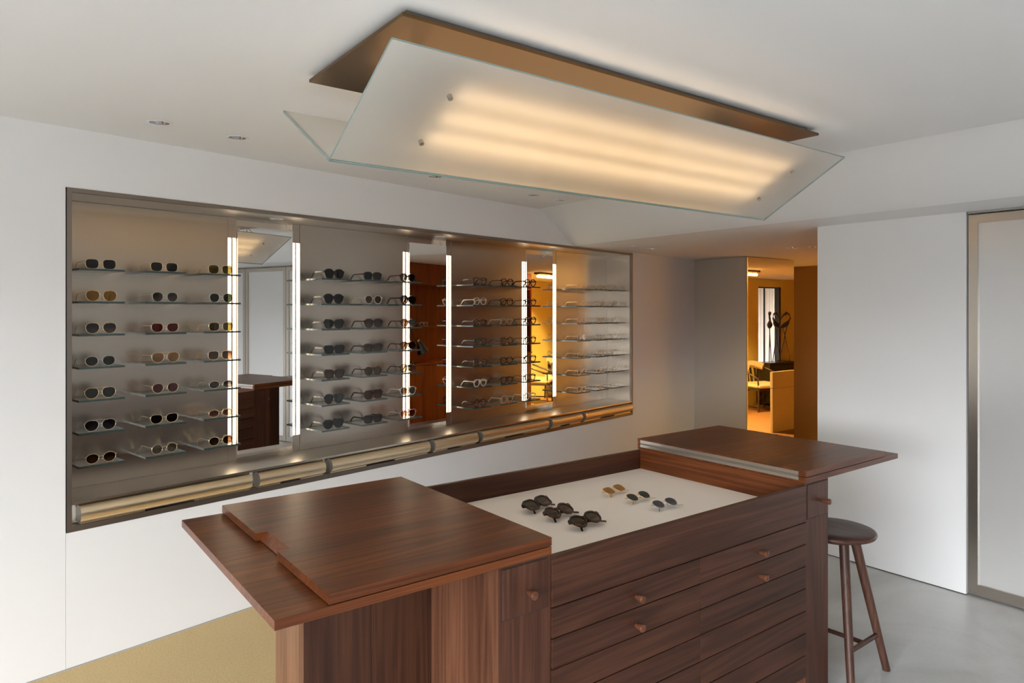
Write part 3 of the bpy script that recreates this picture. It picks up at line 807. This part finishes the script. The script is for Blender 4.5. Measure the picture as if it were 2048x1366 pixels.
ROWZ = [1.862 - 0.1583 * k for k in range(7)]
ROWN = ['top row', 'second row', 'third row', 'fourth row', 'fifth row', 'sixth row', 'bottom row']
COLN = ['left column', 'middle column', 'right column']
PANN = ['panel before first mirror', 'panel after first mirror', 'panel after second mirror', 'panel after third mirror']
SH = [[(1.094, 1.297), (1.394, 1.599), (1.693, 1.90)], [(2.425, 2.632), (2.731, 2.937), (3.032, 3.242)],
      [(3.754, 3.963), (4.065, 4.271), (4.36, 4.566)], [(5.097, 5.303), (5.403, 5.609), (5.672, 5.878)]]
DF = 3.735                           # front edge of the glass shelves
S_, W_, A_, B_ = 'sunglasses', 'wire', 'acetate', 'bold'
STOCK = [
  [[(W_, 'square', 'gold', 'black'), (W_, 'square', 'gold', 'black'), (W_, 'square', 'gold', 'olive')],
   [(W_, 'aviator', 'gold', 'amber'), (W_, 'panto', 'silver', 'grey'), (W_, 'panto', 'silver', 'dark green')],
   [(W_, 'aviator', 'gold', 'grey'), (W_, 'cat', 'gold', 'burgundy'), (W_, 'square', 'gold', 'olive')],
   [(W_, 'hexagonal', 'silver', 'dark green'), (W_, 'aviator', 'gold', 'tan'), (W_, 'square', 'gold', 'brown')],
   [(W_, 'aviator', 'gold', 'dark green'), (W_, 'panto', 'gold', 'burgundy'), (W_, 'oval', 'silver', 'grey')],
   [(W_, 'aviator', 'silver', 'blue grey'), (W_, 'cat', 'gold', 'dark green'), (W_, 'oval', 'gold', 'rose')],
   [(W_, 'hexagonal', 'gold', 'brown'), (W_, 'round', 'gold', 'pale grey'), (W_, 'hexagonal', 'gold', 'brown')]],
  [[(B_, 'panto', 'black', 'black'), (A_, 'square', 'charcoal', 'black'), (A_, 'panto', 'dark brown', 'grey')],
   [(B_, 'panto', 'black', 'black'), (A_, 'panto', 'crystal', 'brown'), (B_, 'panto', 'black', 'grey')],
   [(B_, 'cat', 'black', 'dark green'), (A_, 'aviator', 'dark brown', 'brown'), (A_, 'panto', 'tortoise', 'brown')],
   [(B_, 'wide', 'black', 'black'), (B_, 'wide', 'charcoal', 'brown'), (A_, 'panto', 'tortoise', 'brown')],
   [(B_, 'cat', 'dark brown', 'brown'), (A_, 'round', 'tortoise', 'brown'), (A_, 'round', 'tortoise', 'tan')],
   [(B_, 'panto', 'black', 'dark green'), (B_, 'square', 'burgundy', 'brown'), (A_, 'panto', 'crystal', 'brown')],
   [(B_, 'cat', 'black', 'dark green'), (B_, 'wide', 'black', 'grey'), (A_, 'cat', 'pink', 'rose')]],
  [[(A_, 'square', 'black', 'clear'), (A_, 'panto', 'dark brown', 'clear'), (B_, 'panto', 'black', 'clear')],
   [(A_, 'panto', 'crystal', 'clear'), (A_, 'square', 'dark brown', 'clear'), (A_, 'panto', 'charcoal', 'clear')],
   [(A_, 'oval', 'burgundy', 'clear'), (A_, 'panto', 'champagne', 'clear'), (B_, 'panto', 'black', 'clear')],
   [(A_, 'panto', 'black', 'clear'), (A_, 'panto', 'tortoise', 'clear'), (A_, 'round', 'black', 'clear')],
   [(A_, 'square', 'tortoise', 'clear'), (A_, 'square', 'dark brown', 'clear'), (A_, 'square', 'tortoise', 'clear')],
   [(A_, 'panto', 'crystal', 'clear'), (A_, 'square', 'black', 'clear'), (A_, 'round', 'charcoal', 'clear')],
   [(A_, 'panto', 'burgundy', 'clear'), (A_, 'panto', 'champagne', 'clear'), (A_, 'round', 'crystal', 'clear')]],
  [[(W_, sh, 'gold', 'clear') for sh in r_] for r_ in (('square', 'oval', 'square'), ('square', 'round', 'round'), ('panto', 'panto', 'round'),
      ('panto', 'oval', 'round'), ('round', 'panto', 'round'), ('panto', 'oval', 'panto'), ('round', 'oval', 'oval'))],
]
shelf_meshes = {}
for p in range(4):
    for c in range(3):
        s0, s1 = SH[p][c]
        wd = round(s1 - s0, 3)
        if wd not in shelf_meshes:
            shelf_meshes[wd] = MB().box(-wd / 2, wd / 2, -(DP - DF), -0.0005, -0.010, 0.0, [0, 0, 1, 1, 1, 1]).mesh('glass_shelf', [M['shelf'], M['shelf_edge']])
        for r in range(7):
            sm = (s0 + s1) / 2
            o = bpy.data.objects.new('glass_shelf', shelf_meshes[wd]); COL.objects.link(o)
            o.location = Wp(sm, DP, ROWZ[r]); o.rotation_euler = (0, 0, A)
            o['label'] = 'clear glass shelf, %s, %s, %s' % (ROWN[r], COLN[c], PANN[p])
            o['category'] = 'shelf'; o['group'] = 'glass shelves on the ' + PANN[p]
            st, shp, frm, lens = STOCK[p][r][c]
            kind = 'eyeglasses' if lens == 'clear' else 'sunglasses'
            fl = frm + (' wire' if st == W_ else '')
            look = '%s %s with %s %s lenses' % (fl, kind, lens, shp) if lens != 'clear' else '%s %s with clear %s lenses' % (fl, kind, shp)
            jit = R.uniform(-0.004, 0.004)
            tmp = 'gold' if (p == 1 and c == 0 and False) else None
            shift = 0.014 if p == 3 else 0.0
            eyewear(st, shp, frm, lens, '%s, %s, %s, %s' % (look, ROWN[r], COLN[c], PANN[p]), 'eyewear on the ' + PANN[p],
                    Wp(sm + jit + 0.004, DF + 0.030, ROWZ[r]), A + R.uniform(-0.03, 0.03), temple=tmp, scale=1.07)
for x, frm, sh_, lb in ((4.88, 'champagne', 'panto', 'champagne eyeglasses with panto lenses on the red brown cabinet shelf, near partition'),
                        (5.35, 'crystal', 'square', 'crystal eyeglasses with square lenses on the red brown cabinet shelf')):
    eyewear(A_, sh_, frm, 'clear', lb, 'eyewear on the wall cabinet shelf', (x, 2.42, 1.4637), PI, scale=1.15)

# ------------------------------------------------------------------ the hanging light over the island
FX, FY = 2.0, 2.06
fx = thing('glass_ceiling_light', 'large ceiling light of two frosted glass sheets in a V under bronze plate', 'ceiling light', (FX, FY, ZC))
FO = (FX, FY, ZC)
MB(FO).box(0.937, 3.02, 1.735, 2.37, 2.4855, ZC - 0.0005).build('housing', M['frame'], fx)
MB(FO).box(0.912, 3.08, 1.71, 2.412, 2.474, 2.485).build('back_plate', M['plate'], fx, 0.001)
VX0, VX1, VYR, VZR, VDY, VZT = 0.843, 3.18, 2.06, 2.122, 0.422, 2.370
for sd in (-1, 1):
    ya, za = VYR + sd * VDY, VZT
    dv = Vector((0, ya - VYR, za - VZR)).normalized()
    nn = Vector((0, -dv.z * sd, abs(dv.y)))           # points to the inside of the V (up)
    if nn.z < 0: nn = -nn
    nn.normalize(); th = 0.008
    r0 = Vector((0, VYR + sd * 0.001, VZR)); r1 = Vector((0, ya, za))
    vs = []
    for x in (VX0, VX1):
        for q in (r0, r1, r1 + nn * th, r0 + nn * th): vs.append((x, q.y, q.z))
    b = MB(FO).add(vs, [(0, 1, 5, 4), (3, 7, 6, 2), (0, 3, 2, 1), (4, 5, 6, 7), (1, 2, 6, 5), (0, 4, 7, 3)], [0, 1, 2, 2, 2, 2])
    b.build('glass_sheet', [M['clearface'], M['frost'], M['glass_edge']], fx)
    LEN = (r1 - r0).length
    for fr_ in (0.72, 0.52, 0.33):
        q = r0 + dv * (LEN * fr_) + nn * 0.052
        MB(FO).tube([(1.12, q.y, q.z), (2.90, q.y, q.z)], 0.010, 10).build('light_tube', M['tube'], fx)
    for X in (1.10, 2.95):
        for fr_ in (0.70, 0.29):
            q = r0 + dv * (LEN * fr_)
            b = MB(FO).tube([(X,) + tuple((q - nn * 0.006))[1:], (X,) + tuple((q + nn * 0.009))[1:]], 0.008, 14)
            top = q + nn * 0.009
            bt = b.build('bolt', M['nickel'], fx)
            MB(FO).tube([(X, top.y, top.z), (X, VYR + sd * 0.05, 2.4735)], 0.004, 8).build('rod', M['nickel'], bt)

# ------------------------------------------------------------------ the walnut island
isl = thing('island_counter', 'walnut display island with fold-out lids and a sunken cream tray', 'island', (2.02, 2.036, 0))
IO = (2.02, 2.036, 0)
IY0, IY1 = 1.565, 2.507
HT, TH = 0.987, 0.0243
IX = dict(l0=1.136, l1=1.329, r0=2.721, r1=2.901, s0=0.512, s1=3.5475)
def ip(name, q, mat, bevel=0.0008, parent=None):
    return MB(IO).box(*q).build(name, mat, parent or isl, bevel)
ZB = HT - TH - 0.003 - 0.0234
ip('top_slab', (IX['s0'], IX['l1'], IY0, IY1, ZB, ZB + 0.0234), M['wx'])
ip('top_slab', (IX['r0'], IX['s1'], IY0, IY1, ZB, ZB + 0.0234), M['wx'])
def lid(xo, xi, sgn):
    """folded lid; its outer edge xo carries a scooped finger pull in the middle"""
    z0, z1 = HT - TH, HT; b = MB(IO)
    ya, yb = 1.937, 2.131; top = xo + sgn * 0.036; bot = xo + sgn * 0.014; run = ya - 0.0
    P = lambda x, y, z: (x, y, z)
    # outline at top and bottom, going round
    topo = [(xo, IY0), (xi, IY0), (xi, IY1), (xo, IY1), (xo, yb), (top, yb), (top, ya), (xo, ya)]
    boto = [(xo, IY0), (xi, IY0), (xi, IY1), (xo, IY1), (xo, yb), (bot, yb), (bot, ya), (xo, ya)]
    n = 8; vs = [(x, y, z1) for x, y in topo] + [(x, y, z0) for x, y in boto]
    fs = [(k, (k + 1) % n, n + (k + 1) % n, n + k) for k in range(n)]
    b.add(vs, fs)
    for z, top_ in ((z1, topo), (z0, boto)):
        c = top_
        b.add([(x, y, z) for x, y in c], [(0, 1, 6, 7), (1, 2, 5, 6), (2, 3, 4, 5)])
    return b
lid(0.6405, IX['l1'], 1).build('lid', M['wx'], isl)
lid(3.4124, IX['r0'], -1).build('lid', M['wx'], isl)
for xs, sg in ((IX['l1'], 1), (IX['r0'], -1)):
    x0, x1 = sorted((xs, xs + sg * 0.0016))
    h = MB(IO).box(x0, x1, IY0 + 0.035, IY1 - 0.02, HT - 0.020, HT - 0.0055).build('piano_hinge', M['nickel'], isl)
    MB(IO).box(x0, x1, IY0 + 0.035, IY1 - 0.02, HT - 0.042, HT - 0.0275).build('hinge_leaf', M['nickel'], h)
    xm = xs + sg * 0.001
    MB(IO).tube([(xm, IY0 + 0.036, HT - 0.0238), (xm, IY1 - 0.021, HT - 0.0238)], 0.0024, 8).build('hinge_pin', M['nickel'], h)
# carcass: side cabinets, tray, spines
ip('side_cabinet', (IX['l0'], IX['l1'], IY0 + 0.004, IY1 - 0.004, 0.0, ZB - 0.0005, [0, 0, 0, 0, 0, 1]), [M['wc'], M['wzl']])  # side towards the window coloured paler, as if lit
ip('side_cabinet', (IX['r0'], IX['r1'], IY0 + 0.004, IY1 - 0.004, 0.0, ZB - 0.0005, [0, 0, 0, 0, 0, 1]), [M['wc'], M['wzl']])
ip('end_board', (0.700, 0.7165, 1.934, 2.131, 0.0, ZB - 0.0005), walnut('pale walnut end board', 2, '4C3122', '6E4C36', '88644B'))  # thin facing added on the spine end, daylight put into its paler colour
for x0, x1 in ((0.717, 0.925), (0.926, IX['l0'] - 0.0005), (IX['r1'] + 0.0005, 3.12), (3.121, 3.335)):
    ip('spine_panel', (x0, x1, 1.935, 2.13, 0.0, ZB - 0.0005), M['wz'])
ip('plinth', (IX['l1'] + 0.0005, IX['r0'] - 0.0005, IY0 + 0.05, IY1 - 0.05, 0.0, 0.1275), M['darkwood'])
ip('carcass', (IX['l1'] + 0.0005, IX['r0'] - 0.0005, IY0 + 0.03, IY1 - 0.03, 0.128, 0.78), M['darkwood'])
ZR, ZT = 0.929, 0.8335
ip('tray_side', (IX['l1'] + 0.0006, IX['l1'] + 0.0016, IY0 + 0.02, IY1 - 0.02, ZT, ZB), M['wy'])
ip('tray_side', (IX['r0'] - 0.0016, IX['r0'] - 0.0006, IY0 + 0.02, IY1 - 0.02, ZT, ZB), M['wy'])
ip('tray_lining', (IX['l1'] + 0.001, IX['r0'] - 0.001, IY0 + 0.0205, IY1 - 0.0205, 0.80, ZT), M['felt'], 0)
def knob(x, y, z, front, parent):
    s = 1 if front else -1
    prof = [(0.0065, 0.0), (0.0085, 0.010), (0.0125, 0.030), (0.0125, 0.0325), (0.0105, 0.034), (0.0, 0.034)]
    b = MB(IO)
    pts = [(r, h) for r, h in prof]
    n = 20; vs = []; fs = []
    for r, h in pts:
        for k in range(n):
            a = 2 * PI * k / n; vs.append((x + r * math.cos(a), y - s * h, z + r * math.sin(a)))
    for i in range(len(pts) - 1):
        for k in range(n): fs.append((i * n + k, i * n + (k + 1) % n, (i + 1) * n + (k + 1) % n, (i + 1) * n + k))
    b.add(vs, fs, 0, True)
    return b.build('knob', M['knob'], parent)
rows = [0.776, 0.684, 0.592, 0.500, 0.4065, 0.3135, 0.221, 0.128]
for front in (True, False):
    ya, yb = (IY0, IY0 + 0.020) if front else (IY1 - 0.020, IY1)
    yk = IY0 if front else IY1
    ip('tray_rail', (IX['l1'] + 0.0015, IX['r0'] - 0.0015, ya, yb, 0.778, ZR), M['wf'], 0.001)
    for c, (x0, x1) in enumerate(((IX['l1'] + 0.0015, 2.0235), (2.0255, IX['r0'] - 0.0015))):
        for r in range(7):
            d = ip('drawer', (x0, x1, ya, yb, rows[r + 1] + 0.0018, rows[r] - 0.0018), M['wf'], 0.001)
            if r < 2: knob((1.69 if c == 0 else 2.388), yk, (0.722, 0.628)[r], front, d)
    for x0, x1, xk in ((1.149, 1.313, 1.240), (2.733, 2.893, 2.850)):
        s = 1 if front else -1
        y0, y1 = sorted((yk + s * 0.0035, yk + s * 0.0005))
        m_ = 'wz'
        d = ip('drawer', (x0, x1, y0, y1, 0.786, 0.928), M['wc'], 0.0006)
        knob(xk, yk, 0.846, front, d)
        g0, g1 = sorted((yk + s * 0.0030, yk + s * 0.0039))
        ip('reveal', (x0 - 0.003, x1 + 0.003, g0, g1, 0.783, 0.9305), M['shadowgap'], 0, d)

TR = [('bold', 'square', 'tortoise', 'olive brown', (1.815, 2.19), 0.26, 'dark tortoise square sunglasses on cream tray, farthest of the three thick framed pairs'),
      ('bold', 'round', 'tortoise', 'brown', (1.812, 2.05), 0.20, 'dark tortoise round sunglasses on cream tray between two other thick framed pairs'),
      ('bold', 'hexagonal', 'tortoise', 'olive brown', (1.818, 1.905), 0.13, 'dark tortoise angular sunglasses on cream tray, closest to the drawer fronts'),
      ('wire', 'square', 'gold', 'amber', (2.235, 2.175), 0.14, 'gold wire sunglasses with amber lenses lying on cream tray'),
      ('wire', 'panto', 'gold', 'dark green', (2.233, 2.03), 0.0, 'gold wire sunglasses with dark olive lenses, middle of the wire pairs on tray'),
      ('wire', 'panto', 'silver', 'blue grey', (2.24, 1.89), -0.05, 'silver wire sunglasses with grey lenses on cream tray near drawer fronts')]
for st, shp, frm, lens, (x, y), rz, lb in TR:
    t = eyewear(st, shp, frm, lens, lb, 'sunglasses laid out on the tray', (x, y, ZT + 0.002), rz, folded=True, scale=1.16 if st != W_ else 1.05)
    # laid back on the folded temples, lowest point on the lining
    t.rotation_euler = (math.radians(-66), 0, rz)
    sc_ = t.scale[0]; rm = Matrix.Rotation(math.radians(-66), 3, 'X')
    low = min((rm @ v.co).z for c_ in t.children for v in c_.data.vertices) * sc_
    t.location.z = ZT - low + 0.0004

# ------------------------------------------------------------------ the stool
HS = 0.65
CXs, CYs = 3.135, 1.667
st = thing('bar_stool', 'round dark walnut three legged stool beside the island', 'stool', (CXs, CYs, 0))
MB().lathe([(0.0, HS - 0.004), (0.10, HS - 0.002), (0.165, HS), (0.177, HS - 0.004), (0.181, HS - 0.012), (0.176, HS - 0.022), (0.155, HS - 0.030), (0.0, HS - 0.031)], 56).build('seat', walnut('seat walnut', 1, '2E1B15', '4A3026', '634436', 0.36), st)
MB().lathe([(0.0, HS - 0.0312), (0.115, HS - 0.0312), (0.112, HS - 0.045), (0.0, HS - 0.046)], 32).build('seat_block', M['stool'], st)
feet = [(-0.165, -0.165), (0.168, -0.160), (-0.02, 0.245)]
tops = [(-0.045, -0.070), (0.062, -0.065), (-0.005, 0.085)]
LP = []
for (fx_, fy_), (tx, ty) in zip(feet, tops):
    MB().tube([(fx_, fy_, 0.0), (tx + (fx_ - tx) * .5, ty + (fy_ - ty) * .5, 0.30), (tx, ty, HS - 0.0465)], [0.0165, 0.0195, 0.0215], 18).build('leg', M['stool'], st)
    LP.append(lambda z, f=(fx_, fy_), t=(tx, ty): Vector((f[0] + (t[0] - f[0]) * z / (HS - 0.0465), f[1] + (t[1] - f[1]) * z / (HS - 0.0465), z)))
a_, b_, c_ = LP[0](0.165), LP[1](0.165), LP[2](0.165)
MB().tube([a_, b_], 0.011, 12).build('stretcher', M['stool'], st)
MB().tube([(a_ + b_) / 2, c_], 0.010, 12).build('stretcher', M['stool'], st)
